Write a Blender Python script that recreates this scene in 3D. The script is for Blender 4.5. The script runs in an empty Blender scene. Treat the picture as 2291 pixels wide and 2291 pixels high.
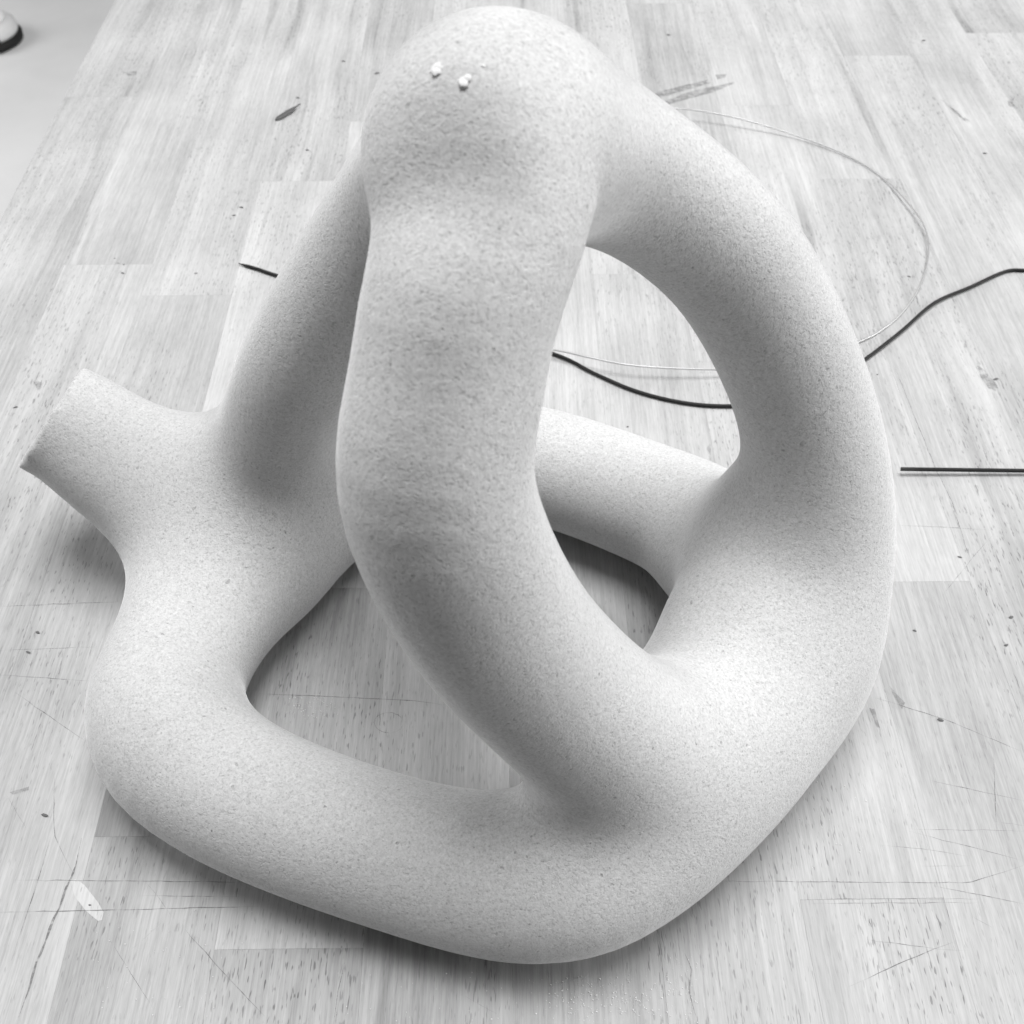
import bpy, bmesh, math, random
import numpy as np
from mathutils import Vector, Matrix
random.seed(11)
sc = bpy.context.scene
COL = sc.collection

# ---------------------------------------------------------------- camera
cam_d = bpy.data.cameras.new('camera')
cam_d.sensor_width = 36.0
cam_d.lens = 39.9
cam_d.clip_start = 0.01
cam_d.clip_end = 60
cam_d.dof.use_dof = True
cam_d.dof.focus_distance = 0.43
cam_d.dof.aperture_fstop = 26
cam = bpy.data.objects.new('camera', cam_d)
cam.location = (0, 0, 0.42)
cam.rotation_euler = (math.radians(90 - 47.2), 0, 0)
COL.objects.link(cam)
sc.camera = cam

# ---------------------------------------------------------------- light: a daylit workshop, big window behind
world = bpy.data.worlds.new('World')
sc.world = world
world.use_nodes = True
bg = world.node_tree.nodes['Background']
bg.inputs['Color'].default_value = (1, 1, 1, 1)
bg.inputs['Strength'].default_value = 0.02

def area(name, loc, target, sx, sy, energy):
    l = bpy.data.lights.new(name, 'AREA')
    l.shape = 'RECTANGLE'
    l.size, l.size_y, l.energy = sx, sy, energy
    o = bpy.data.objects.new(name, l)
    o.location = loc
    d = Vector(target) - Vector(loc)
    o.rotation_euler = d.to_track_quat('-Z', 'Y').to_euler()
    COL.objects.link(o)
    return o
area('window_light', (0.1, 2.5, 1.7), (0.05, 0.4, 0.0), 3.0, 1.6, 10)
area('side_window_right', (2.4, 0.42, 0.8), (0.1, 0.35, 0.1), 1.8, 1.2, 54)
area('side_window_left', (-3.4, 1.5, 1.3), (0.0, 0.35, 0.1), 2.4, 1.6, 78)
area('skylight', (0.22, 0.52, 3.3), (0.07, 0.36, 0.0), 1.8, 1.6, 143)

sc.view_settings.view_transform = 'Standard'
sc.view_settings.look = 'None'
sc.view_settings.exposure = 0.0
sc.view_settings.gamma = 1.0
sc.cycles.use_denoising = True
sc.cycles.max_bounces = 8
sc.cycles.diffuse_bounces = 5

# ---------------------------------------------------------------- helpers
def link(o, parent=None):
    COL.objects.link(o)
    if parent is not None:
        o.parent = parent
    return o

def mesh_obj(name, verts, faces, mat, parent=None, smooth=False):
    me = bpy.data.meshes.new(name)
    me.from_pydata(verts, [], faces)
    me.update()
    if smooth:
        me.polygons.foreach_set('use_smooth', [True] * len(me.polygons))
    me.materials.append(mat)
    return link(bpy.data.objects.new(name, me), parent)

def tag(o, label=None, cat=None, group=None, kind=None):
    if label: o['label'] = label
    if cat: o['category'] = cat
    if group: o['group'] = group
    if kind: o['kind'] = kind
    return o

class NT:
    """tiny node-tree writer"""
    def __init__(self, name):
        self.m = bpy.data.materials.new(name)
        self.m.use_nodes = True
        self.t = self.m.node_tree
        self.b = self.t.nodes['Principled BSDF']
        self.out = self.t.nodes['Material Output']
    def n(self, typ, **kw):
        nd = self.t.nodes.new(typ)
        for k, v in kw.items():
            setattr(nd, k, v)
        return nd
    def l(self, a, b):
        self.t.links.new(a, b)
    def val(self, sock, v):
        if isinstance(v, (int, float)): sock.default_value = v
        else: self.l(v, sock)
    def math(self, op, a, b=0.0, clamp=False):
        nd = self.n('ShaderNodeMath', operation=op, use_clamp=clamp)
        self.val(nd.inputs[0], a); self.val(nd.inputs[1], b)
        return nd.outputs[0]
    def noise(self, vec, scale, detail=3.0, rough=0.55, dist=0.0):
        nd = self.n('ShaderNodeTexNoise')
        self.l(vec, nd.inputs['Vector'])
        nd.inputs['Scale'].default_value = scale
        nd.inputs['Detail'].default_value = detail
        nd.inputs['Roughness'].default_value = rough
        nd.inputs['Distortion'].default_value = dist
        return nd.outputs['Fac']
    def ramp(self, f, a, b, lo=0.0, hi=1.0):
        nd = self.n('ShaderNodeMapRange', interpolation_type='SMOOTHSTEP')
        self.l(f, nd.inputs['Value'])
        for k, v in zip(('From Min', 'From Max', 'To Min', 'To Max'), (a, b, lo, hi)):
            nd.inputs[k].default_value = v
        return nd.outputs['Result']
    def grey(self, f):
        nd = self.n('ShaderNodeCombineColor')
        for i in range(3): self.l(f, nd.inputs[i])
        return nd.outputs[0]
    def bump(self, h, strength, dist):
        nd = self.n('ShaderNodeBump')
        nd.inputs['Strength'].default_value = strength
        nd.inputs['Distance'].default_value = dist
        self.l(h, nd.inputs['Height'])
        return nd

# ---------------------------------------------------------------- materials
def mat_plain(name, g, rough=0.6, spec=0.3, metal=0.0):
    w = NT(name)
    w.b.inputs['Base Color'].default_value = (g, g, g, 1)
    w.b.inputs['Roughness'].default_value = rough
    w.b.inputs['Specular IOR Level'].default_value = spec
    w.b.inputs['Metallic'].default_value = metal
    return w.m

def mat_stone():
    w = NT('sanded_stone')
    co = w.n('ShaderNodeTexCoord').outputs['Object']
    grain = w.noise(co, 1500, 2, 0.6)
    grit = w.noise(co, 640, 3, 0.6)
    lump = w.noise(co, 210, 2, 0.5)
    blot = w.noise(co, 28, 3, 0.5)
    # irregular open pores, thicker in some areas than others
    pore = w.noise(co, 820, 1, 0.5)
    dens = w.math('MULTIPLY', w.math('SUBTRACT', w.noise(co, 45, 2, 0.5), 0.5), 0.10)
    pore = w.ramp(w.math('ADD', pore, dens), 0.65, 0.74)
    big = w.ramp(w.noise(co, 520, 0, 0.5), 0.82, 0.85)
    pale = w.ramp(w.noise(co, 760, 1, 0.5), 0.66, 0.76)
    sand = w.ramp(w.noise(co, 1000, 2, 0.6), 0.50, 0.70)
    col = w.math('ADD', 0.54, w.math('MULTIPLY', w.math('SUBTRACT', grain, 0.5), 0.26))
    col = w.math('ADD', col, w.math('MULTIPLY', w.math('SUBTRACT', grit, 0.5), 0.24))
    col = w.math('ADD', col, w.math('MULTIPLY', w.math('SUBTRACT', blot, 0.5), 0.08))
    col = w.math('ADD', col, w.math('MULTIPLY', pale, 0.06))
    col = w.math('SUBTRACT', col, w.math('MULTIPLY', sand, 0.095))
    col = w.math('SUBTRACT', col, w.math('MULTIPLY', pore, 0.08))
    col = w.math('SUBTRACT', col, w.math('MULTIPLY', big, 0.16), True)
    w.l(w.grey(col), w.b.inputs['Base Color'])
    w.b.inputs['Roughness'].default_value = 0.95
    w.b.inputs['Specular IOR Level'].default_value = 0.1
    w.b.inputs['Sheen Weight'].default_value = 0.5
    w.b.inputs['Sheen Roughness'].default_value = 0.35
    h = w.math('ADD', w.math('MULTIPLY', grit, 1.0), w.math('MULTIPLY', grain, 0.45))
    h = w.math('ADD', h, w.math('MULTIPLY', lump, 0.6))
    h = w.math('SUBTRACT', h, w.math('MULTIPLY', pore, 0.45))
    h = w.math('SUBTRACT', h, w.math('MULTIPLY', sand, 0.30))
    h = w.math('SUBTRACT', h, w.math('MULTIPLY', big, 0.6))
    rough = w.ramp(w.noise(co, 17, 3, 0.6), 0.35, 0.65, 0.55, 1.15)
    h = w.math('MULTIPLY', h, rough)
    w.l(w.bump(h, 0.42, 0.0006).outputs[0], w.b.inputs['Normal'])
    return w.m

def mat_wood():
    w = NT('beech_wood')
    geo = w.n('ShaderNodeNewGeometry').outputs['Position']
    at = w.n('ShaderNodeAttribute', attribute_type='OBJECT', attribute_name='shift').outputs['Vector']
    tone = w.n('ShaderNodeAttribute', attribute_type='OBJECT', attribute_name='tone').outputs['Fac']
    add = w.n('ShaderNodeVectorMath', operation='ADD'); w.l(geo, add.inputs[0]); w.l(at, add.inputs[1])
    P = add.outputs[0]
    def scaled(x, y, z=1.0):
        m = w.n('ShaderNodeVectorMath', operation='MULTIPLY'); w.l(P, m.inputs[0]); m.inputs[1].default_value = (x, y, z)
        return m.outputs[0]
    warp = w.noise(scaled(7, 4), 1.0, 2)
    wp = w.n('ShaderNodeCombineXYZ'); w.l(w.math('MULTIPLY', warp, 2.4), wp.inputs[0])
    def warped(x, y):
        a2 = w.n('ShaderNodeVectorMath', operation='ADD'); w.l(scaled(x, y), a2.inputs[0]); w.l(wp.outputs[0], a2.inputs[1])
        return a2.outputs[0]
    band = w.noise(warped(34, 2.0), 1.0, 4, 0.6)
    ring = w.noise(warped(130, 3.0), 1.0, 3, 0.6)
    fibre = w.noise(scaled(800, 16), 1.0, 3, 0.65)
    fine = w.noise(scaled(1700, 120), 1.0, 2, 0.6)
    streak = w.ramp(w.noise(warped(70, 2.6), 1.0, 2, 0.5), 0.62, 0.74)
    fleck = w.ramp(w.noise(scaled(1250, 190), 1.0, 1, 0.5), 0.61, 0.72)
    fl_m = w.ramp(w.noise(scaled(16, 5), 1.0, 3), 0.38, 0.66, 0.15, 1.0)
    fleck = w.math('MULTIPLY', fleck, fl_m)
    blot = w.noise(scaled(11, 9), 1.0, 5, 0.6)
    def around(c, f, k):
        return w.math('ADD', c, w.math('MULTIPLY', w.math('SUBTRACT', f, 0.5), k))
    c = around(tone, band, 0.22)
    c = around(c, ring, 0.20)
    c = around(c, fibre, 0.24)
    c = around(c, fine, 0.17)
    c = around(c, blot, 0.26)
    c = w.math('SUBTRACT', c, w.math('MULTIPLY', streak, 0.11))
    c = w.math('SUBTRACT', c, w.math('MULTIPLY', fleck, 0.19), True)
    w.l(w.grey(c), w.b.inputs['Base Color'])
    w.l(w.ramp(blot, 0.3, 0.7, 0.45, 0.65), w.b.inputs['Roughness'])
    w.b.inputs['Specular IOR Level'].default_value = 0.3
    h = w.math('SUBTRACT', w.math('MULTIPLY', fibre, 0.5), fleck)
    w.l(w.bump(h, 0.4, 0.00025).outputs[0], w.b.inputs['Normal'])
    return w.m

def mat_mark(name, g, cover, scale=220):
    """a worn flat mark on the wood: colour with patchy coverage"""
    w = NT(name)
    w.b.inputs['Base Color'].default_value = (g, g, g, 1)
    w.b.inputs['Roughness'].default_value = 0.7
    geo = w.n('ShaderNodeNewGeometry').outputs['Position']
    f = w.noise(geo, scale, 3, 0.6)
    w.l(w.ramp(f, 0.30, 0.66, cover * 0.15, cover), w.b.inputs['Alpha'])
    return w.m

M_STONE = mat_stone()
M_WOOD = mat_wood()

# ---------------------------------------------------------------- table: glued beech staves
TW = 0.0553
table = link(bpy.data.objects.new('work_table', None))
table.location = (-0.3294, 0, 0)
table.rotation_euler = (0, 0, 0.0145)
tag(table, 'pale beech butcher-block table top under the looped sculpture', 'table')
Y0, Y1 = -0.35, 1.30
ENDS = {1: [0.601, 0.09], 2: [0.568, 1.02, 0.12], 3: [0.698, 0.21], 4: [0.164, 0.336, 0.780],
        5: [0.47, 0.95, 0.205], 6: [0.30, 0.86], 7: [0.586, 1.08, 0.06], 8: [0.180, 0.50, 0.98],
        9: [0.336, 0.80], 10: [0.695, 0.24], 11: [0.880, 0.42, 0.05], 12: [0.60, 0.30],
        13: [0.919, 0.52], 0: [0.31, 0.82]}
TONES = {(4, 0): 0.35, (4, 1): 0.432, (4, 2): 0.45, (5, 1): 0.47, (8, 0): 0.395, (8, 1): 0.417, (9, 1): 0.455, (9, 0): 0.399, (10, 1): 0.417, (10, 2): 0.451, (3, 1): 0.451, (3, 2): 0.425, (2, 1): 0.417, (7, 1): 0.403, (7, 2): 0.451, (3, 0): 0.38, (5, 0): 0.365, (6, 0): 0.365, (7, 0): 0.369}  # own tones, plus shade put into front staves and light into left-opening ones
def stave(x0, x1, y0, y1, tone):
    e, t, g = 0.00012, 0.04, 0.00001
    x0 += g; x1 -= g; y0 += g; y1 -= g
    v = []
    for (dx, z) in ((0, -t), (0, -e * 0.6), (e * 0.5, 0)):
        v += [(x0 + dx, y0 + dx, z), (x1 - dx, y0 + dx, z), (x1 - dx, y1 - dx, z), (x0 + dx, y1 - dx, z)]
    f = [(3, 2, 1, 0), (8, 9, 10, 11)]
    for L in (0, 4):
        for i in range(4):
            j = (i + 1) % 4
            f.append((L + i, L + j, L + 4 + j, L + 4 + i))
    o = mesh_obj('stave', v, f, M_WOOD, table)
    o['tone'] = tone
    o['shift'] = [random.uniform(0, 40), random.uniform(0, 40), random.uniform(0, 5)]
for k in range(0, 19):
    cuts = sorted(ENDS.get(k, [random.uniform(0.1, 0.5), random.uniform(0.6, 1.1)]))
    ys = [Y0] + cuts + [Y1]
    for i in range(len(ys) - 1):
        tone = TONES.get((k, i), random.uniform(0.412, 0.455))
        stave(k * TW, (k + 1) * TW, ys[i], ys[i + 1], tone)

# ---------------------------------------------------------------- floor beyond the table edge
def mat_floor():
    w = NT('grey_floor')
    co = w.n('ShaderNodeNewGeometry').outputs['Position']
    n1 = w.noise(co, 2.2, 5, 0.6)
    c = w.math('ADD', 0.60, w.math('MULTIPLY', w.math('SUBTRACT', n1, 0.5), 0.30))
    w.l(w.grey(c), w.b.inputs['Base Color'])
    w.b.inputs['Roughness'].default_value = 0.6
    return w.m
fl = mesh_obj('floor', [(-6, -3, -0.72), (6, -3, -0.72), (6, 9, -0.72), (-6, 9, -0.72)], [(0, 1, 2, 3)], mat_floor())
tag(fl, kind='structure')

# ---------------------------------------------------------------- the sculpture: blended tubes -> one skin
#  each node: x, y, z, tube radius (metres)
BASE = [(-0.1178, 0.3476, 0.0297, 0.0273), (-0.1378, 0.2802, 0.0309, 0.0285), (-0.1354, 0.2430, 0.0340, 0.0309), (-0.1072, 0.2170, 0.0307, 0.0284), (-0.0463, 0.1924, 0.0297, 0.0273), (0.0081, 0.1804, 0.0310, 0.0283), (0.0448, 0.1955, 0.0314, 0.0289), (0.0868, 0.2417, 0.0318, 0.0293), (0.1168, 0.2876, 0.0322, 0.0296), (0.0928, 0.3378, 0.0321, 0.0293), (0.0641, 0.3666, 0.0304, 0.0281), (-0.0083, 0.3961, 0.0309, 0.0281), (-0.0795, 0.3789, 0.0300, 0.0275)]
RING = [(-0.0047, 0.2549, 0.2764, 0.0209), (0.0279, 0.2982, 0.2473, 0.0216), (0.0767, 0.3170, 0.1957, 0.0235), (0.1143, 0.3139, 0.1239, 0.0252), (0.1212, 0.2941, 0.0689, 0.0270), (0.0921, 0.2537, 0.0411, 0.0281), (0.0499, 0.2160, 0.0631, 0.0286), (0.0051, 0.2051, 0.1309, 0.0274), (-0.0183, 0.2009, 0.2034, 0.0255), (-0.0152, 0.2151, 0.2410, 0.0235), (-0.0084, 0.2311, 0.2643, 0.0216)]
LEG = [(-0.0059, 0.2618, 0.2748, 0.0225), (-0.0308, 0.3258, 0.2214, 0.0235), (-0.0795, 0.3382, 0.1384, 0.0243), (-0.1013, 0.3539, 0.0791, 0.0243), (-0.1207, 0.3477, 0.0309, 0.0235)]
STUB = [(-0.1203, 0.3486, 0.0317, 0.0255), (-0.1712, 0.3623, 0.0582, 0.0270), (-0.2007, 0.3725, 0.0769, 0.0258), (-0.2273, 0.3719, 0.0883, 0.0245)]
WEB = [(0.1054, 0.3153, 0.0766, 0.0151), (0.0936, 0.2982, 0.0665, 0.0151), (0.0816, 0.2778, 0.0647, 0.0109)]
K1, K2 = 0.01680, 0.01344      # how widely the tubes melt into each other
DENT = np.array((-0.0155, 0.2220, 0.2870))
CUT_P = np.array([-0.213, 0.3894, 0.0651])
CUT_N = np.array([-0.7891, 0.1363, 0.599])

def spline(n, closed, sub=0):
    n = np.array(n); N = len(n); out = []
    fixed = sub
    for i in range(N if closed else N - 1):
        if closed:
            a, b, c, d = n[(i - 1) % N], n[i], n[(i + 1) % N], n[(i + 2) % N]
        else:
            b, c = n[i], n[i + 1]
            a = n[i - 1] if i > 0 else 2 * b - c
            d = n[i + 2] if i + 2 < N else 2 * c - b
        sub = fixed or max(4, int(np.ceil(np.linalg.norm((c - b)[:3]) / 0.0075)))
        for j in range(sub):
            t = j / sub
            out.append(.5 * (2 * b + (c - a) * t + (2 * a - 5 * b + 4 * c - d) * t * t + (3 * b - a - 3 * c + d) * t ** 3))
    if not closed:
        out.append(n[-1])
    return np.array(out)
TUBES = [(spline(BASE, True), True), (spline(RING, True), True), (spline(LEG, False), False), (spline(STUB, False), False), (spline(WEB, False), False)]
def tube_d(p, sp, cl):
    a = sp if cl else sp[:-1]
    b = np.roll(sp, -1, 0) if cl else sp[1:]
    best = np.full(len(p), 1e9)
    for i in range(len(a)):
        ab = b[i, :3] - a[i, :3]
        q = p - a[i, :3]
        t = np.clip((q @ ab) / (ab @ ab + 1e-12), 0, 1)
        q = q - t[:, None] * ab
        np.minimum(best, np.sqrt((q * q).sum(1)) - (a[i, 3] + (b[i, 3] - a[i, 3]) * t), out=best)
    return best
def smax(a, b, k):
    h = np.clip(0.5 + 0.5 * (a - b) / k, 0, 1)
    return b + (a - b) * h + k * h * (1 - h)
def melt(D, k):
    m = D.min(0)
    return m - k * np.log(np.exp(-(D - m) / k).sum(0))
def field(p):
    D = [tube_d(p, s, c) for s, c in TUBES]
    d = melt(np.array([melt(np.array([D[0], D[2], D[3], D[4]]), K1), D[1]]), K2)
    q = p - DENT                                   # the shallow hollow in the front of the head
    d = d + 0.0060 * np.exp(-(q * q).sum(1) / 0.0165 ** 2)
    d = smax(d, (p - CUT_P) @ CUT_N, 0.0009)
    return smax(d, 0.0006 - p[:, 2], 0.004)

def surface_nets(lo, hi, cell):
    n = np.ceil((hi - lo) / cell).astype(int) + 1
    ax = [lo[i] + cell * np.arange(n[i]) for i in range(3)]
    C = 6                                             # coarse pass first
    cax = [a[::C] for a in ax]
    cg = np.stack(np.meshgrid(*cax, indexing='ij'), -1).reshape(-1, 3)
    cd = field(cg).reshape([len(a) for a in cax])
    idx = [np.minimum((np.arange(n[i]) + C // 2) // C, len(cax[i]) - 1) for i in range(3)]
    F = cd[np.ix_(*idx)].copy()
    near = np.abs(F) < cell * C * 1.1
    I = np.argwhere(near)
    F[near] = field(lo + I * cell)
    S = F < 0
    # cells with a sign change
    c8 = [S[i:n[0] - 1 + i, j:n[1] - 1 + j, k:n[2] - 1 + k] for i in (0, 1) for j in (0, 1) for k in (0, 1)]
    cnt = sum(c.astype(np.int8) for c in c8)
    act = (cnt > 0) & (cnt < 8)
    cid = np.full(act.shape, -1, np.int64)
    A = np.argwhere(act)
    cid[act] = np.arange(len(A))
    acc = np.zeros((len(A), 3)); num = np.zeros(len(A))
    corners = [np.array(c) for c in ((0,0,0),(1,0,0),(0,1,0),(1,1,0),(0,0,1),(1,0,1),(0,1,1),(1,1,1))]
    for i in range(8):
        for j in range(i + 1, 8):
            if np.abs(corners[i] - corners[j]).sum() != 1: continue
            fa = F[tuple((A + corners[i]).T)]; fb = F[tuple((A + corners[j]).T)]
            x = (fa < 0) != (fb < 0)
            t = np.where(x, fa / np.where(x, fa - fb, 1), 0)
            acc += np.where(x[:, None], corners[i] + t[:, None] * (corners[j] - corners[i]), 0)
            num += x
    V = lo + cell * (A + acc / num[:, None])
    quads = []
    for a in range(3):
        u, w = (a + 1) % 3, (a + 2) % 3
        s0 = [slice(None)] * 3; s1 = [slice(None)] * 3
        s0[a] = slice(0, n[a] - 1); s1[a] = slice(1, n[a])
        A0, A1 = S[tuple(s0)], S[tuple(s1)]
        E = np.argwhere(A0 != A1)
        E = E[(E[:, u] > 0) & (E[:, w] > 0) & (E[:, u] < n[u] - 1) & (E[:, w] < n[w] - 1)]
        inside = A0[tuple(E.T)]
        du = np.zeros(3, int); du[u] = 1
        dw = np.zeros(3, int); dw[w] = 1
        q = np.stack([cid[tuple((E - du - dw).T)], cid[tuple((E - dw).T)], cid[tuple(E.T)], cid[tuple((E - du).T)]], 1)
        q[~inside] = q[~inside][:, ::-1]
        quads.append(q)
    Q = np.concatenate(quads)
    for _ in range(3):                                # settle the vertices on the true surface
        d = field(V); e = 0.0004
        g = np.stack([field(V + e * np.eye(3)[i]) - field(V - e * np.eye(3)[i]) for i in range(3)], 1) / (2 * e)
        V = V - (d / np.maximum((g * g).sum(1), 0.2))[:, None] * g
    return V, Q

V, Q = surface_nets(np.array([-0.27, 0.11, -0.012]), np.array([0.18, 0.47, 0.325]), 0.003)
me = bpy.data.meshes.new('looped_sculpture')
me.from_pydata(V.tolist(), [], Q.tolist())
me.update()
me.polygons.foreach_set('use_smooth', [True] * len(me.polygons))
me.materials.append(M_STONE)
sculpt = link(bpy.data.objects.new('looped_sculpture', me))
tag(sculpt, 'pale sanded abstract sculpture of thick looping tubes with one cut-off stub', 'sculpture')
sub = sculpt.modifiers.new('sub', 'SUBSURF'); sub.levels = 1; sub.render_levels = 1

# ---------------------------------------------------------------- measured places on the table (metres)
BLACK = [[-0.1725, 0.6014, 0.0013], [-0.1592, 0.5952, 0.0013], [-0.1463, 0.5884, 0.0013], [-0.0853, 0.5586, 0.0013], [-0.0269, 0.5345, 0.0013], [0.0242, 0.512, 0.0013], [0.0463, 0.495, 0.0013], [0.0692, 0.4796, 0.0013], [0.0948, 0.4699, 0.0013], [0.1202, 0.4672, 0.0013], [0.1506, 0.4712, 0.0013], [0.1765, 0.4841, 0.0013], [0.2027, 0.507, 0.0015], [0.2291, 0.5321, 0.002], [0.2553, 0.5593, 0.002], [0.2818, 0.576, 0.0015], [0.3079, 0.5924, 0.0013], [0.3207, 0.594, 0.0013], [0.3374, 0.5912, 0.0013], [0.3551, 0.5801, 0.0013]]
WHITE = [[-0.0203, 0.5222, 0.004], [0.0239, 0.5088, 0.007], [0.0432, 0.501, 0.008], [0.0697, 0.4935, 0.008], [0.113, 0.4927, 0.006], [0.1454, 0.4974, 0.004], [0.1745, 0.5072, 0.0025], [0.203, 0.5234, 0.0015], [0.2171, 0.5334, 0.001], [0.2335, 0.5502, 0.001], [0.2508, 0.5764, 0.002], [0.2635, 0.6073, 0.004], [0.2679, 0.6355, 0.005], [0.2649, 0.6653, 0.004], [0.255, 0.7061, 0.0015], [0.2349, 0.7344, 0.0015], [0.2047, 0.7576, 0.003], [0.1679, 0.7731, 0.007], [0.1377, 0.7819, 0.009], [0.1202, 0.7831, 0.01], [0.0835, 0.785, 0.009], [0.0329, 0.7866, 0.004]]
ROD = [[0.2013, 0.4153, 0.0042], [0.2654, 0.4153, 0.003], [0.2869, 0.4154, 0.0026]]
CHIP = [[-0.1749, 0.7833], [-0.1615, 0.8014], [-0.1573, 0.8071]]
SCR = [(1, [[-0.2398, 0.3287], [-0.1824, 0.3314]]), (0.6, [[-0.232, 0.3034], [-0.186, 0.3055]]), (1, [[-0.228, 0.2901], [-0.1872, 0.2868]]), (1, [[-0.2186, 0.2809], [-0.1958, 0.2657], [-0.181, 0.2561]]), (0.7, [[-0.2078, 0.2317], [-0.1938, 0.2149]]), (0.8, [[-0.1901, 0.2406], [-0.1852, 0.2221], [-0.1824, 0.2125], [-0.1715, 0.1977]]), (1.2, [[-0.1838, 0.2109], [-0.1838, 0.1954], [-0.1841, 0.1814], [-0.1848, 0.1673]]), (0.8, [[-0.1928, 0.1943], [-0.1037, 0.1935]]), (1, [[-0.1947, 0.1815], [-0.0965, 0.1837]]), (0.8, [[-0.1426, 0.188], [-0.1042, 0.1876]]), (0.8, [[-0.1417, 0.1935], [-0.1289, 0.1799]]), (1.1, [[-0.123, 0.1749], [-0.1105, 0.1631], [-0.0884, 0.1433]]), (0.7, [[-0.1507, 0.1714], [-0.1286, 0.1459]]), (0.5, [[-0.142, 0.1666], [-0.132, 0.1778]]), (1, [[-0.1111, 0.2801], [-0.0676, 0.278]]), (1.2, [[-0.0775, 0.2784], [-0.0425, 0.2765], [-0.0294, 0.2741]]), (0.8, [[0.1585, 0.2784], [0.1864, 0.2671], [0.2159, 0.2507]]), (1, [[0.1733, 0.2372], [0.1941, 0.2321], [0.209, 0.2283]]), (0.9, [[0.2025, 0.2494], [0.1935, 0.2133]]), (1, [[0.1934, 0.2193], [0.2056, 0.2171]]), (0.9, [[0.1588, 0.2149], [0.1801, 0.2085], [0.201, 0.2023]]), (0.6, [[0.1442, 0.2089], [0.1622, 0.2073], [0.181, 0.2038]]), (0.5, [[0.159, 0.2157], [0.2049, 0.2149]]), (0.9, [[0.0814, 0.1939], [0.1315, 0.1935], [0.1601, 0.1932], [0.1781, 0.1935], [0.2005, 0.2004]]), (0.8, [[0.1597, 0.2001], [0.1792, 0.2001]]), (1.2, [[0.1627, 0.192], [0.1803, 0.1883], [0.1956, 0.1847]]), (0.5, [[0.116, 0.1868], [0.1798, 0.1868]]), (0.6, [[0.1142, 0.1849], [0.178, 0.1852]]), (0.8, [[0.1325, 0.1709], [0.1572, 0.1676], [0.1687, 0.1666]]), (1.1, [[0.1224, 0.1537], [0.1421, 0.1618], [0.1572, 0.1676], [0.1662, 0.1704]]), (0.8, [[0.1744, 0.1799], [0.1809, 0.1757]]), (0.7, [[0.1915, 0.3798], [0.2125, 0.3788], [0.2404, 0.3764]]), (0.5, [[0.2019, 0.3337], [0.2221, 0.3565], [0.2403, 0.3758]]), (0.9, [[-0.0171, 0.1504], [-0.0056, 0.144]]), (0.5, [[-0.0468, 0.2652], [-0.0469, 0.2637], [-0.0477, 0.2624], [-0.0488, 0.2613], [-0.0504, 0.2605], [-0.0521, 0.2602], [-0.054, 0.2603], [-0.0557, 0.2609], [-0.0572, 0.2618], [-0.0584, 0.263], [-0.0591, 0.2645], [-0.0592, 0.266], [-0.0588, 0.2674], [-0.0578, 0.2687], [-0.0564, 0.2697], [-0.0548, 0.2702], [-0.0529, 0.2704], [-0.0511, 0.27], [-0.0494, 0.2693], [-0.048, 0.2681], [-0.0471, 0.2668], [-0.0468, 0.2653]])]
CRK = [(3.0, [[-0.1715, 0.2117], [-0.1706, 0.2], [-0.1712, 0.1954], [-0.1723, 0.1872], [-0.1752, 0.1625], [-0.1762, 0.1427]]), (2.2, [[0.0641, 0.1659], [0.0659, 0.1597], [0.064, 0.1518], [0.0657, 0.1427]]), (5, [[0.1351, 0.1799], [0.1356, 0.1757]]), (1.0, [[0.219, 0.5039], [0.2199, 0.4675], [0.2212, 0.4241], [0.2235, 0.396], [0.2224, 0.3577]]), (2.5, [[-0.0619, 0.1625], [-0.0628, 0.1518], [-0.0636, 0.1407]]), (4, [[0.3259, 0.8171], [0.3322, 0.7986], [0.3368, 0.7798]])]
STAIN = [[[0.1099, 0.8273], [0.1278, 0.8362], [0.1535, 0.8483], [0.1535, 0.8422], [0.1269, 0.8273], [0.112, 0.8186]], [[0.1112, 0.8099], [0.134, 0.8273], [0.1535, 0.8362], [0.1748, 0.8452], [0.1664, 0.8362], [0.1539, 0.8273], [0.1344, 0.8171], [0.1166, 0.8071]], [[0.1595, 0.8559], [0.1677, 0.8574], [0.1669, 0.8513], [0.16, 0.8483]], [[0.2665, 0.5031], [0.2696, 0.499], [0.2728, 0.4846], [0.2706, 0.4806], [0.2666, 0.4846], [0.2653, 0.4949]], [[-0.3038, 0.8605], [-0.2954, 0.8621], [-0.2951, 0.8544], [-0.3009, 0.8544]], [[0.3275, 0.8071], [0.3336, 0.7986], [0.3388, 0.7819], [0.334, 0.7847]], [[0.3757, 0.8142], [0.3826, 0.8186], [0.3786, 0.8099], [0.3802, 0.8014], [0.3746, 0.8057]], [[-0.2702, 0.4893], [-0.2648, 0.4885], [-0.2643, 0.4814], [-0.2661, 0.4822]], [[-0.2056, 0.2321], [-0.1988, 0.2346], [-0.199, 0.233], [-0.2045, 0.2308]], [[0.1664, 0.2847], [0.1715, 0.2751], [0.1692, 0.2723], [0.1672, 0.2789]], [[0.1552, 0.2723], [0.1573, 0.2727], [0.1577, 0.262], [0.1564, 0.2629]]]
PATCH = [[-0.171, 0.1941], [-0.1693, 0.1947], [-0.1654, 0.1924], [-0.1583, 0.1854], [-0.1553, 0.1815], [-0.1551, 0.1784], [-0.1565, 0.1781], [-0.1617, 0.1817], [-0.1678, 0.1876]]
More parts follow.
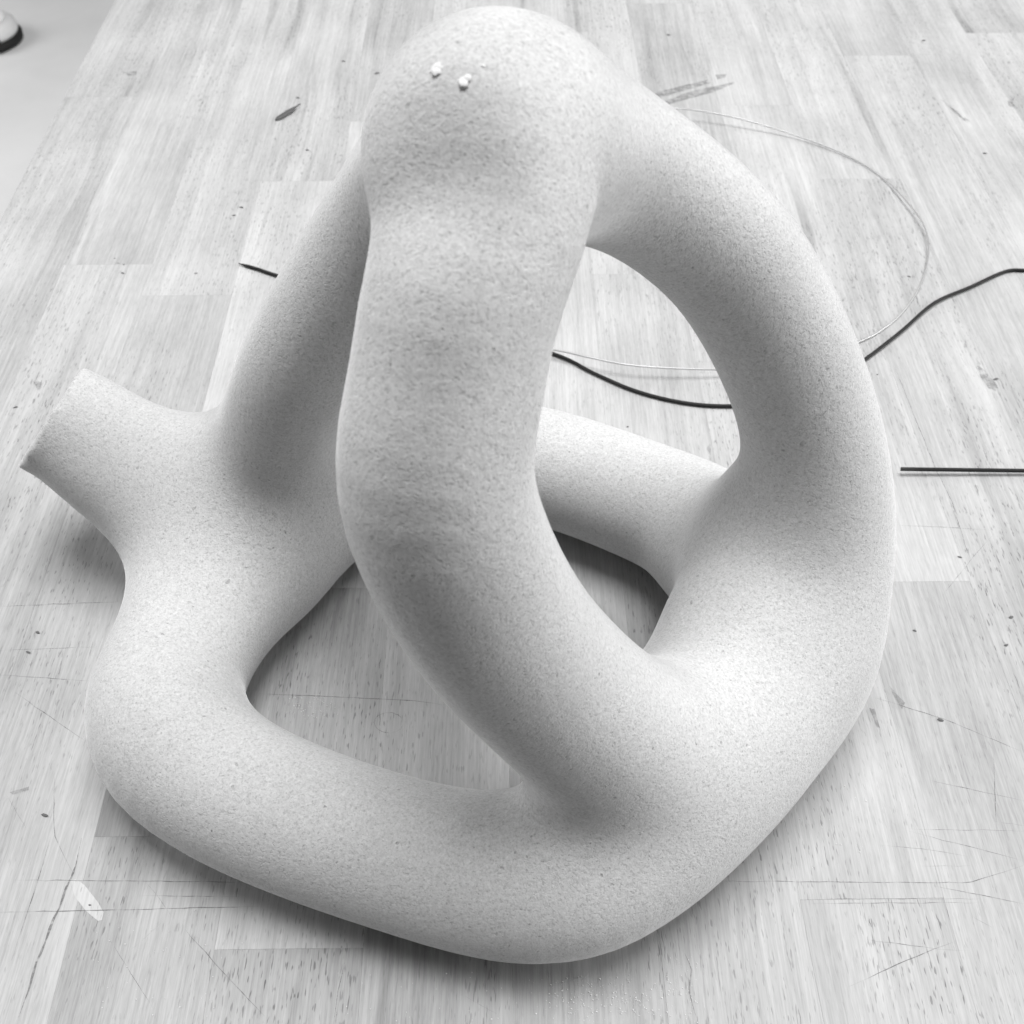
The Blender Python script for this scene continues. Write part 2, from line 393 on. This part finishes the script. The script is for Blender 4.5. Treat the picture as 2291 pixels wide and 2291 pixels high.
SPK = [[-0.1061, 0.8584, 0.00203], [0.1291, 0.9255, 0.00138], [-0.1344, 0.8787, 0.00118], [0.3374, 0.9153, 0.00136], [0.337, 0.7371, 0.00119], [0.2478, 0.5891, 0.00081], [-0.1465, 0.7417, 0.00119], [-0.1815, 0.6673, 0.00112], [-0.1849, 0.6577, 0.00098], [-0.2436, 0.5926, 0.00104], [-0.2452, 0.6019, 0.0007], [-0.1978, 0.5926, 0.0007], [-0.163, 0.8186, 0.00141], [-0.2491, 0.6035, 0.00047], [-0.2526, 0.6086, 0.00047], [0.185, 0.3145, 0.00077], [0.2248, 0.3063, 0.00093], [0.2316, 0.3222, 0.00103], [0.2178, 0.3589, 0.00081], [-0.2737, 0.4675, 0.00092], [-0.2177, 0.3134, 0.00102], [-0.2187, 0.3022, 0.00092], [0.1847, 0.2666, 0.00112], [0.2737, 0.4912, 0.00115], [0.2076, 0.4953, 0.00063], [-0.1887, 0.2217, 0.00105], [-0.1612, 0.1843, 0.00057], [0.0627, 0.4518, 0.0007]]
DUST = [[0.0456, 0.1435], [0.0206, 0.1467], [0.0287, 0.1514], [0.0159, 0.1473], [0.041, 0.154], [0.0275, 0.1465], [0.025, 0.1512], [0.0555, 0.1447], [0.0598, 0.1531], [0.024, 0.1551], [0.0374, 0.1557], [0.0241, 0.1543], [0.0437, 0.1476], [0.0291, 0.1415], [0.0173, 0.1534], [0.0431, 0.1488], [0.0183, 0.1523], [0.009, 0.1465], [0.0379, 0.1484], [0.0397, 0.1495], [0.0257, 0.1476], [0.042, 0.153], [0.0332, 0.1532], [0.0223, 0.144], [0.0123, 0.1487], [0.0228, 0.151], [0.0296, 0.1489], [0.0323, 0.1418], [0.0266, 0.1559], [0.0134, 0.1501], [0.044, 0.1447], [0.0385, 0.1451], [0.0431, 0.1503], [0.0322, 0.1536], [0.0148, 0.1534], [0.0459, 0.1487], [0.0375, 0.1502], [0.0411, 0.1512], [0.0422, 0.1562], [0.0353, 0.1448], [0.0147, 0.1426], [0.0262, 0.1496], [0.0447, 0.1497], [0.0187, 0.1531], [0.0249, 0.1468], [0.0407, 0.1512], [0.0249, 0.1493], [0.024, 0.1421], [0.0356, 0.1546], [0.0292, 0.1523], [0.0317, 0.1516], [0.0289, 0.1465], [0.0459, 0.1471], [0.0472, 0.1473], [0.0447, 0.149], [0.0216, 0.1511], [0.0476, 0.15], [0.0357, 0.1473], [0.0491, 0.1575], [0.0435, 0.1563], [0.0165, 0.1503], [0.0243, 0.1487], [0.0269, 0.1527], [0.0354, 0.1546], [0.0269, 0.1538], [0.0224, 0.1501], [0.0268, 0.157], [0.0293, 0.1489], [0.0203, 0.1444], [0.028, 0.1545], [0.0322, 0.1472], [0.037, 0.1519], [0.0288, 0.1445], [0.0346, 0.1498], [0.021, 0.1443], [0.0391, 0.1443], [0.0289, 0.1545], [0.0243, 0.157], [0.0348, 0.147], [0.0221, 0.1481], [0.0213, 0.1458], [0.04, 0.1545], [0.049, 0.1488], [0.0542, 0.1522], [0.0527, 0.1455], [0.0321, 0.1564], [0.0203, 0.1425], [0.02, 0.1567], [0.0141, 0.1543], [0.0306, 0.1492], [0.0259, 0.1508], [0.0474, 0.1503], [0.0236, 0.1457], [0.0318, 0.1553], [0.0428, 0.1579], [0.032, 0.1535], [0.0384, 0.157], [0.0559, 0.1472], [0.0436, 0.143], [0.0213, 0.1491], [0.0184, 0.1484], [0.0201, 0.1527], [0.0299, 0.1535], [0.0428, 0.1552], [0.0407, 0.1479], [0.0453, 0.1488], [0.0185, 0.1553], [0.0256, 0.1418], [0.036, 0.155], [0.0225, 0.1497], [0.0451, 0.1436], [0.0367, 0.1514], [0.0382, 0.1528], [0.0202, 0.1465], [0.0489, 0.1445], [0.0482, 0.1524], [0.0225, 0.1559], [0.0223, 0.1443], [0.0434, 0.1455], [0.0373, 0.1466], [0.0541, 0.1497], [0.0272, 0.1436], [0.0376, 0.1539], [0.0155, 0.1512], [0.0506, 0.1439], [0.035, 0.1481], [0.0512, 0.153], [0.0277, 0.1419], [0.02, 0.1528], [0.0387, 0.146], [0.0079, 0.1552], [0.0155, 0.1497], [0.0229, 0.1571], [0.0499, 0.1498], [0.0135, 0.1479], [0.0342, 0.1489], [0.0254, 0.1573], [0.0285, 0.1501], [0.016, 0.1468], [0.0334, 0.1519], [0.0399, 0.1487], [0.0475, 0.151], [0.0525, 0.1532], [0.0357, 0.1571], [0.0302, 0.1536], [0.0167, 0.1553], [0.0303, 0.1449], [0.028, 0.1463], [0.0286, 0.1507], [0.0186, 0.1489], [0.0303, 0.1505], [0.0472, 0.147], [0.0395, 0.1448], [0.019, 0.1437], [0.024, 0.1499], [0.0262, 0.1443], [0.0288, 0.1435], [0.0279, 0.1517], [0.027, 0.1431], [0.0166, 0.1557], [0.0159, 0.1506], [0.0486, 0.1504], [0.0416, 0.1481], [0.0139, 0.1477], [0.0427, 0.1496], [0.0304, 0.1455], [0.0387, 0.1485], [0.0396, 0.1481], [0.0227, 0.1448], [0.038, 0.1461], [0.0377, 0.1517], [0.0404, 0.1447], [0.0277, 0.1432], [0.0311, 0.1492], [0.0257, 0.1558], [0.0337, 0.1469], [0.0284, 0.1544], [0.0258, 0.147], [0.0463, 0.1482], [0.0364, 0.1497], [0.0121, 0.1457], [0.0301, 0.1531], [0.0203, 0.1479], [0.0182, 0.1497], [0.0251, 0.1488], [0.0407, 0.1447], [0.0447, 0.1516], [0.0306, 0.1507], [0.0297, 0.1509], [0.023, 0.1521], [0.0086, 0.1441], [0.0216, 0.1444], [0.018, 0.1521], [0.0327, 0.1508], [0.0503, 0.1453], [0.0135, 0.1463], [0.0135, 0.1511], [0.0331, 0.1468], [0.007, 0.1515], [0.0475, 0.1464], [0.033, 0.154], [0.0448, 0.1501], [0.0369, 0.1504], [0.0217, 0.1457], [0.0331, 0.1422], [0.0287, 0.1537], [0.0385, 0.1492], [0.0505, 0.1527], [0.0138, 0.1464], [0.0173, 0.1546], [0.0482, 0.1458], [0.0391, 0.1535], [0.0178, 0.1545], [0.023, 0.1478], [0.0304, 0.1553], [0.0257, 0.1541], [0.0109, 0.1562], [0.0445, 0.1491], [0.0417, 0.1511], [0.028, 0.1534], [0.053, 0.1435], [0.0575, 0.1427], [0.0063, 0.156], [0.0411, 0.149], [0.0319, 0.1567], [0.0283, 0.1459], [0.0448, 0.1499], [0.016, 0.1551], [0.0521, 0.1547], [0.0273, 0.1551], [0.0607, 0.1637], [0.0591, 0.1602], [0.0648, 0.1497], [0.0677, 0.1605], [0.0646, 0.1484], [0.0608, 0.1474], [0.0575, 0.1469], [0.059, 0.1518], [0.0644, 0.1595], [0.0681, 0.1621], [0.0651, 0.1414], [0.0654, 0.1539], [0.0647, 0.1495], [0.0668, 0.1479], [0.0574, 0.1516], [0.0569, 0.1521], [0.0574, 0.153], [0.0664, 0.1645], [0.0611, 0.1636], [0.06, 0.1557], [0.0566, 0.1572], [0.0638, 0.1536], [0.0577, 0.155], [0.0571, 0.1615], [0.0618, 0.1611], [0.0633, 0.1621], [0.064, 0.1446], [0.0648, 0.1464], [0.062, 0.1438], [0.0585, 0.164], [0.0588, 0.1413], [0.0612, 0.1512], [0.0589, 0.1513], [0.0646, 0.151], [0.0569, 0.1562], [0.0615, 0.1622], [0.056, 0.1477], [0.0567, 0.1579], [0.0623, 0.1457], [0.0601, 0.1633], [0.0661, 0.1485], [0.0643, 0.1484], [0.0652, 0.1634], [0.0566, 0.1433], [0.0592, 0.1499], [0.0641, 0.1522], [0.0566, 0.1508], [0.0619, 0.1577], [0.061, 0.1509], [0.0568, 0.1555], [0.0584, 0.1526], [0.0582, 0.1544], [0.0622, 0.1611], [0.0587, 0.1509], [0.0621, 0.1425], [0.0631, 0.1511], [0.066, 0.1412], [0.062, 0.1531], [0.0672, 0.1561], [0.0663, 0.1605], [-0.0849, 0.2793], [-0.0838, 0.271], [-0.0919, 0.2735], [-0.0781, 0.2741], [-0.085, 0.2704], [-0.0868, 0.2742], [-0.0829, 0.276], [-0.0944, 0.2751], [-0.0865, 0.2755], [-0.0902, 0.2744], [-0.0787, 0.2757], [-0.0839, 0.2768], [-0.0893, 0.2673], [-0.0934, 0.2748], [-0.0867, 0.278], [-0.088, 0.2686], [-0.0811, 0.2692], [-0.0883, 0.2755], [-0.0824, 0.2778], [-0.0832, 0.2712], [-0.0924, 0.2779], [-0.0844, 0.2678], [-0.0976, 0.2707], [-0.086, 0.2703], [-0.0867, 0.275], [-0.095, 0.2739], [-0.085, 0.2771], [-0.0872, 0.2759], [-0.0865, 0.2771], [-0.0927, 0.2707], [-0.0791, 0.2748], [-0.0899, 0.2692], [-0.0841, 0.277], [-0.0805, 0.2713], [-0.0819, 0.2756], [-0.0819, 0.2707], [-0.0921, 0.2725], [-0.0868, 0.2689], [-0.0789, 0.2791], [-0.0786, 0.2778], [-0.0894, 0.2751], [-0.0795, 0.2721], [-0.0913, 0.2724], [-0.0771, 0.2728], [-0.0918, 0.2726], [-0.0825, 0.2751], [-0.0845, 0.2794], [-0.094, 0.274], [-0.0898, 0.2719], [-0.0945, 0.2697], [-0.0756, 0.2692], [-0.0823, 0.2754], [-0.0942, 0.2727], [-0.0856, 0.2779], [-0.0921, 0.2777], [-0.084, 0.2737], [-0.0863, 0.2744], [-0.0887, 0.2734], [-0.0848, 0.2758], [-0.0834, 0.2766], [-0.0767, 0.2701], [-0.0929, 0.2726], [-0.0959, 0.2763], [-0.0914, 0.2707], [-0.0957, 0.2706], [-0.0805, 0.2737], [-0.0943, 0.2705], [-0.0874, 0.2731], [-0.0853, 0.2723], [-0.0816, 0.2727], [-0.0829, 0.2709], [-0.0905, 0.2712], [-0.0786, 0.2792], [-0.0959, 0.2783], [-0.0926, 0.2738], [-0.0973, 0.2775], [-0.0949, 0.2778], [-0.0934, 0.274], [-0.0775, 0.2748], [-0.0939, 0.2774], [-0.0883, 0.274], [-0.0854, 0.2754], [-0.0806, 0.2713], [-0.0812, 0.2688], [-0.081, 0.2691], [-0.0858, 0.2694], [-0.0902, 0.2688], [-0.096, 0.2715], [-0.086, 0.2788], [-0.0855, 0.2679], [-0.1142, 0.1689], [-0.1532, 0.1806], [-0.1285, 0.1437], [-0.1296, 0.1669], [-0.1526, 0.1628], [-0.1559, 0.1737], [-0.1442, 0.1692], [-0.1481, 0.1755], [-0.1545, 0.1634], [-0.1356, 0.1492], [-0.1074, 0.1642], [-0.1007, 0.1697], [-0.1474, 0.1484], [-0.0989, 0.1818], [-0.1349, 0.1825], [-0.1121, 0.1496], [-0.1469, 0.1534], [-0.1248, 0.1766], [-0.1423, 0.1744], [-0.1417, 0.1609], [-0.1472, 0.1463], [-0.1326, 0.1664], [-0.1125, 0.1804], [-0.1402, 0.1551], [-0.1143, 0.1633], [-0.1094, 0.1573], [-0.109, 0.149], [-0.1081, 0.1483], [-0.1253, 0.1497], [-0.1131, 0.1831], [-0.1193, 0.1464], [-0.1286, 0.1679], [-0.1297, 0.1497], [-0.1357, 0.1746], [-0.109, 0.1433], [-0.1207, 0.1822], [-0.1504, 0.1705], [-0.1071, 0.1463], [-0.1107, 0.1789], [-0.1109, 0.1512], [-0.1289, 0.1741], [-0.123, 0.1646], [-0.1377, 0.1828], [-0.1364, 0.1526], [-0.1338, 0.1561], [-0.0362, 0.1549], [-0.0142, 0.142], [-0.0154, 0.1453], [-0.0366, 0.143], [0.0017, 0.1479], [-0.0153, 0.157], [-0.0594, 0.1467], [-0.0403, 0.1536], [-0.024, 0.1584], [-0.026, 0.1461], [-0.0147, 0.1587], [-0.0588, 0.1443], [-0.005, 0.1426], [-0.0275, 0.1529], [-0.0092, 0.1522], [-0.001, 0.1496], [-0.0637, 0.1586], [-0.0039, 0.1531], [-0.0519, 0.1579], [-0.0412, 0.1417], [-0.0628, 0.1443], [-0.0378, 0.1447], [-0.0073, 0.1423], [-0.0508, 0.1458], [-0.0545, 0.155], [0.1173, 0.1994], [0.1387, 0.2082], [0.1229, 0.2336], [0.1364, 0.2166], [0.1373, 0.2105], [0.1243, 0.2165], [0.1385, 0.2198], [0.1157, 0.2212], [0.1356, 0.2148], [0.1368, 0.2087], [0.1305, 0.209], [0.1237, 0.2315], [0.1183, 0.221], [0.1285, 0.2277], [0.1404, 0.2297], [0.1161, 0.22], [0.1289, 0.2378], [0.1279, 0.2198], [0.1395, 0.2121], [0.1181, 0.2], [0.1361, 0.2024], [0.1278, 0.2292], [0.1373, 0.2058], [0.1371, 0.235], [0.1295, 0.2339], [0.1445, 0.228], [0.138, 0.2082], [0.1287, 0.2092], [0.1261, 0.2367], [0.1394, 0.2216]]
CRUMB = [([-0.0168, 0.2431, 0.3021], [-0.339, -0.34, 0.877], 0.00169), ([-0.0106, 0.2388, 0.3017], [-0.119, -0.426, 0.897], 0.00177), ([-0.0061, 0.2422, 0.3034], [0.023, -0.373, 0.927], 0.00069)]

# ---------------------------------------------------------------- wires
def tube_mesh(name, pts, rad, mat, ring=8, sub=6, tip=None):
    P = spline([tuple(p) + (rad,) for p in pts], False, sub)
    n = len(P); vs, fs = [], []
    for i in range(n):
        p = Vector(P[i, :3])
        t = Vector(P[min(i + 1, n - 1), :3]) - Vector(P[max(i - 1, 0), :3]); t.normalize()
        s = t.cross(Vector((0, 0, 1))).normalized(); u = s.cross(t)
        r = rad
        if tip and i < tip: r = rad * (0.25 + 0.75 * i / tip)
        for k in range(ring):
            a = 2 * math.pi * k / ring
            vs.append(p + (s * math.cos(a) + u * math.sin(a)) * r)
    for i in range(n - 1):
        for k in range(ring):
            j = (k + 1) % ring
            fs.append((i * ring + k, i * ring + j, (i + 1) * ring + j, (i + 1) * ring + k))
    fs.append(tuple(range(ring)))
    fs.append(tuple((n - 1) * ring + k for k in reversed(range(ring))))
    return mesh_obj(name, vs, fs, mat, None, True)
M_BLACK = mat_plain('black_coated_wire', 0.022, 0.55, 0.15)
M_STEEL = mat_plain('bright_wire', 0.5, 0.35, 0.5, 0.5)
w = tube_mesh('black_wire', BLACK, 0.00105, M_BLACK, tip=3)
tag(w, 'long wavy black wire lying on the table behind the sculpture', 'wire')
w = tube_mesh('thin_wire', WHITE, 0.00055, M_STEEL)
tag(w, 'thin pale springy wire bent in a wide loop behind the sculpture', 'wire')
w = tube_mesh('black_rod', ROD, 0.00105, M_BLACK)
tag(w, 'short straight black rod on the table right of the sculpture', 'rod')

# ---------------------------------------------------------------- flat marks and inlay, parts of the table
ca, sa = math.cos(-0.0145), math.sin(-0.0145)
def tt(p, z):
    x, y = p[0] + 0.3294, p[1]
    return (x * ca - y * sa, x * sa + y * ca, z)
def strips(lines, width, z, jitter):
    vs, fs = [], []
    for wgt, pl in lines:
        pl = [Vector((p[0], p[1], 0)) for p in pl]
        dense = []
        for a, b in zip(pl, pl[1:]):
            m = max(2, int((b - a).length / 0.004))
            dense += [a.lerp(b, i / m) for i in range(m)]
        dense.append(pl[-1])
        base = len(vs)
        for i, p in enumerate(dense):
            t = dense[min(i + 1, len(dense) - 1)] - dense[max(i - 1, 0)]
            s = Vector((-t.y, t.x, 0)).normalized()
            q = p + s * random.gauss(0, jitter)
            e = min(1.0, (i + 0.3) / 4, (len(dense) - i - 0.7) / 4)
            hw = width * wgt * 0.5 * e * random.uniform(0.55, 1.25)
            vs += [tt(q - s * hw, z), tt(q + s * hw, z)]
        for i in range(len(dense) - 1):
            k = base + 2 * i
            fs.append((k, k + 2, k + 3, k + 1))
    return vs, fs
vs, fs = strips(SCR, 0.00034, 0.00012, 0.00010)
tag(mesh_obj('scratches', vs, fs, mat_mark('scratch_dirt', 0.15, 0.62, 190), table), kind='stuff')
vs, fs = strips(CRK, 0.00034, 0.00016, 0.0002)
tag(mesh_obj('dark_streaks', vs, fs, mat_mark('streak_dirt', 0.16, 0.7, 420), table), kind='stuff')
M_STAIN = mat_mark('stain_grey', 0.2, 0.45, 160)
for i, pl in enumerate(STAIN):
    c = Vector((sum(p[0] for p in pl) / len(pl), sum(p[1] for p in pl) / len(pl), 0))
    ring = []
    for a, b in zip(pl, pl[1:] + pl[:1]):
        for j in range(4):
            q = Vector((a[0], a[1], 0)).lerp(Vector((b[0], b[1], 0)), j / 4)
            ring.append(q + (q - c) * random.uniform(-0.12, 0.12))
    vs = [tt(q, 0.0002 + 0.00002 * i) for q in ring] + [tt(c, 0.0002 + 0.00002 * i)]
    n = len(ring)
    mesh_obj('stain', vs, [(j, (j + 1) % n, n) for j in range(n)], M_STAIN, table)
vs = [tt(p, 0.0001) for p in PATCH]; n = len(vs)
vs += [tt(p, -0.002) for p in PATCH]
fs = [tuple(range(n))] + [(j, n + j, n + (j + 1) % n, (j + 1) % n) for j in range(n)]
o = mesh_obj('plug', vs, fs, M_WOOD, table)
o['tone'] = 0.50; o['shift'] = [3.3, 1.7, 0.0]
o['label'] = 'pale boat-shaped wooden plug let into the table'

# ---------------------------------------------------------------- a curled dark chip
def chip(a, b, c):
    A, B, Cc = (Vector((p[0], p[1], 0)) for p in (a, b, c))
    t = (B - A).normalized(); s = Vector((-t.y, t.x, 0)); L = (B - A).length
    top, bot = [], []
    N = 10
    prof = [0.25, 0.75, 1.0, 1.05, 1.0, 0.95, 0.9, 0.7, 0.35, 0.12, 0.06]
    for i in range(N + 1):
        f = i / N
        p = A + t * L * 1.18 * f
        w2 = 0.0024 * prof[i] * random.uniform(0.9, 1.1)
        z = 0.0003 + 0.0016 * f * f
        for q in (-1, 0, 1):
            top.append(p + s * w2 * q + Vector((0, 0, z + 0.0006 + 0.0006 * abs(q))))
            bot.append(p + s * w2 * q + Vector((0, 0, z + 0.0006 * abs(q))))
    n = len(top); vs = top + bot; fs = []
    for i in range(N):
        for q in range(2):
            k = i * 3 + q
            fs.append((k, k + 3, k + 4, k + 1)); fs.append((n + k, n + k + 1, n + k + 4, n + k + 3))
        fs.append((i * 3, n + i * 3, n + i * 3 + 3, i * 3 + 3))
        fs.append((i * 3 + 2, i * 3 + 5, n + i * 3 + 5, n + i * 3 + 2))
    fs += [(0, 1, n + 1, n), (1, 2, n + 2, n + 1)]
    e = N * 3
    fs += [(e, n + e, n + e + 1, e + 1), (e + 1, n + e + 1, n + e + 2, e + 2)]
    return vs, fs
vs, fs = chip(*CHIP)
tag(mesh_obj('wood_chip', vs, fs, mat_plain('dark_chip', 0.10, 0.7), None, True),
    'dark leaf-shaped wood chip on the table left of the sculpture head', 'chip')

# ---------------------------------------------------------------- crumbs, specks and dust
def lump(vs, fs, c, r, squash=0.7, ax=None):
    """a small irregular grain: jittered octahedron cut once (18 verts)"""
    b0 = len(vs)
    rows = [(-0.9, 0.45), (-0.2, 1.0), (0.45, 0.8), (0.9, 0.3)]
    for z, rr in rows:
        off = random.uniform(0, 1)
        for k in range(6):
            a = (k + off * 0.4) * math.pi / 3
            j = random.uniform(0.75, 1.2)
            vs.append(Vector(c) + Vector((math.cos(a) * rr * r * j, math.sin(a) * rr * r * j, z * r * squash)))
    for L in range(3):
        for k in range(6):
            j = (k + 1) % 6
            fs.append((b0 + L * 6 + k, b0 + L * 6 + j, b0 + L * 6 + 6 + j, b0 + L * 6 + 6 + k))
    fs.append(tuple(b0 + k for k in reversed(range(6))))
    fs.append(tuple(b0 + 18 + k for k in range(6)))
vs, fs = [], []
for x, y, r in SPK:
    b0 = len(vs)
    lump(vs, fs, (0, 0, 0), 1.0, 0.35)
    ang = random.uniform(-0.5, 0.5); el = random.uniform(1.0, 1.6)
    for i in range(b0, len(vs)):
        v = vs[i]
        v = Vector((v.x * r * el, v.y * r * 0.7, (v.z + 0.3) * min(r, 0.0012)))
        vs[i] = Vector((x + v.x * math.cos(ang) - v.y * math.sin(ang), y + v.x * math.sin(ang) + v.y * math.cos(ang), v.z))
tag(mesh_obj('grit_specks', vs, fs, mat_plain('dark_grit', 0.14, 0.9)),
    'dark specks of grit scattered over the table', 'grit', kind='stuff')
vs, fs = [], []
for x, y in DUST:
    r = random.choice((0.00010, 0.00013, 0.00013, 0.00018, 0.00024, 0.0003))
    lump(vs, fs, (x, y, r * 0.55), r)
tag(mesh_obj('stone_dust', vs, fs, mat_plain('pale_dust', 0.66, 0.9)),
    'pale grains of stone dust lying around the sculpture', 'dust', kind='stuff')
M_CRUMB = mat_plain('pale_crumb', 0.70, 0.95, 0.1)
names = ('pale crumb on the sculpture head, the left one with a dark shadowed edge',
         'round pale crumb on the sculpture head, the largest, right of the other',
         'tiny pale crumb on the sculpture head, rightmost and highest of three')
for (c, nrm, r), lab in zip(CRUMB, names):
    vs, fs = [], []
    for _ in range(5 if r > 0.001 else 2):
        q = Vector((random.uniform(-.5, .5), random.uniform(-.5, .5), random.uniform(-.1, .3))) * r
        lump(vs, fs, q, r * random.uniform(0.45, 0.75), 0.28)
    p = np.array([c])
    for _ in range(4):
        e = 4e-4
        g = np.array([(field(p + e * np.eye(3)[i]) - field(p - e * np.eye(3)[i]))[0] for i in range(3)]) / (2 * e)
        p = p - field(p)[0] / (g @ g) * g
    o = mesh_obj('crumb', vs, fs, M_CRUMB)
    o.location = Vector(p[0]) + Vector(nrm) * r * 0.03
    o.rotation_euler = Vector(nrm).to_track_quat('Z', 'Y').to_euler()
    tag(o, lab, 'crumb', 'crumbs on the sculpture head')

# ---------------------------------------------------------------- low white tub on the floor
def lathe(name, prof, mat, parent, seg=40, smooth=True):
    vs, fs = [], []
    for r, z in prof:
        for k in range(seg):
            a = 2 * math.pi * k / seg
            vs.append((r * math.cos(a), r * math.sin(a), z))
    for i in range(len(prof) - 1):
        for k in range(seg):
            j = (k + 1) % seg
            fs.append((i * seg + k, i * seg + j, (i + 1) * seg + j, (i + 1) * seg + k))
    fs.append(tuple(range(seg))[::-1])
    fs.append(tuple((len(prof) - 1) * seg + k for k in range(seg)))
    return mesh_obj(name, vs, fs, mat, parent, smooth)
tub = link(bpy.data.objects.new('floor_tub', None))
tub.location = (-1.17, 2.48, -0.72)
tag(tub, 'low white tub with a black foot ring on the floor beyond the table edge', 'tub')
M_WHITE = mat_plain('white_plastic', 0.80, 0.4)
lathe('foot_ring', [(0.074, 0.0), (0.082, 0.004), (0.083, 0.014), (0.078, 0.019)], M_BLACK, tub)
lathe('body', [(0.075, 0.0192), (0.078, 0.026), (0.075, 0.037), (0.066, 0.045), (0.057, 0.048)], mat_plain('grey_plastic', 0.66, 0.5), tub)
lathe('lid', [(0.056, 0.0482), (0.057, 0.052), (0.054, 0.056), (0.03, 0.058)], M_WHITE, tub)
for ang in (-0.85, -1.75):
    m0 = []
    for rr, z, hw in ((0.0835, 0.012, 0.007), (0.0800, 0.030, 0.006), (0.0700, 0.046, 0.004)):
        for s_ in (-1, 1):
            for dr in (0, 0.004):
                c_, s2 = math.cos(ang), math.sin(ang)
                m0.append(((rr + dr) * c_ - s_ * hw * s2, (rr + dr) * s2 + s_ * hw * c_, z))
    ff = []
    for i in (0, 4):
        ff += [(i, i + 4, i + 5, i + 1), (i + 2, i + 3, i + 7, i + 6), (i + 1, i + 5, i + 7, i + 3), (i, i + 2, i + 6, i + 4)]
    ff += [(0, 1, 3, 2), (8, 10, 11, 9)]
    mesh_obj('clip', m0, ff, M_BLACK, tub)
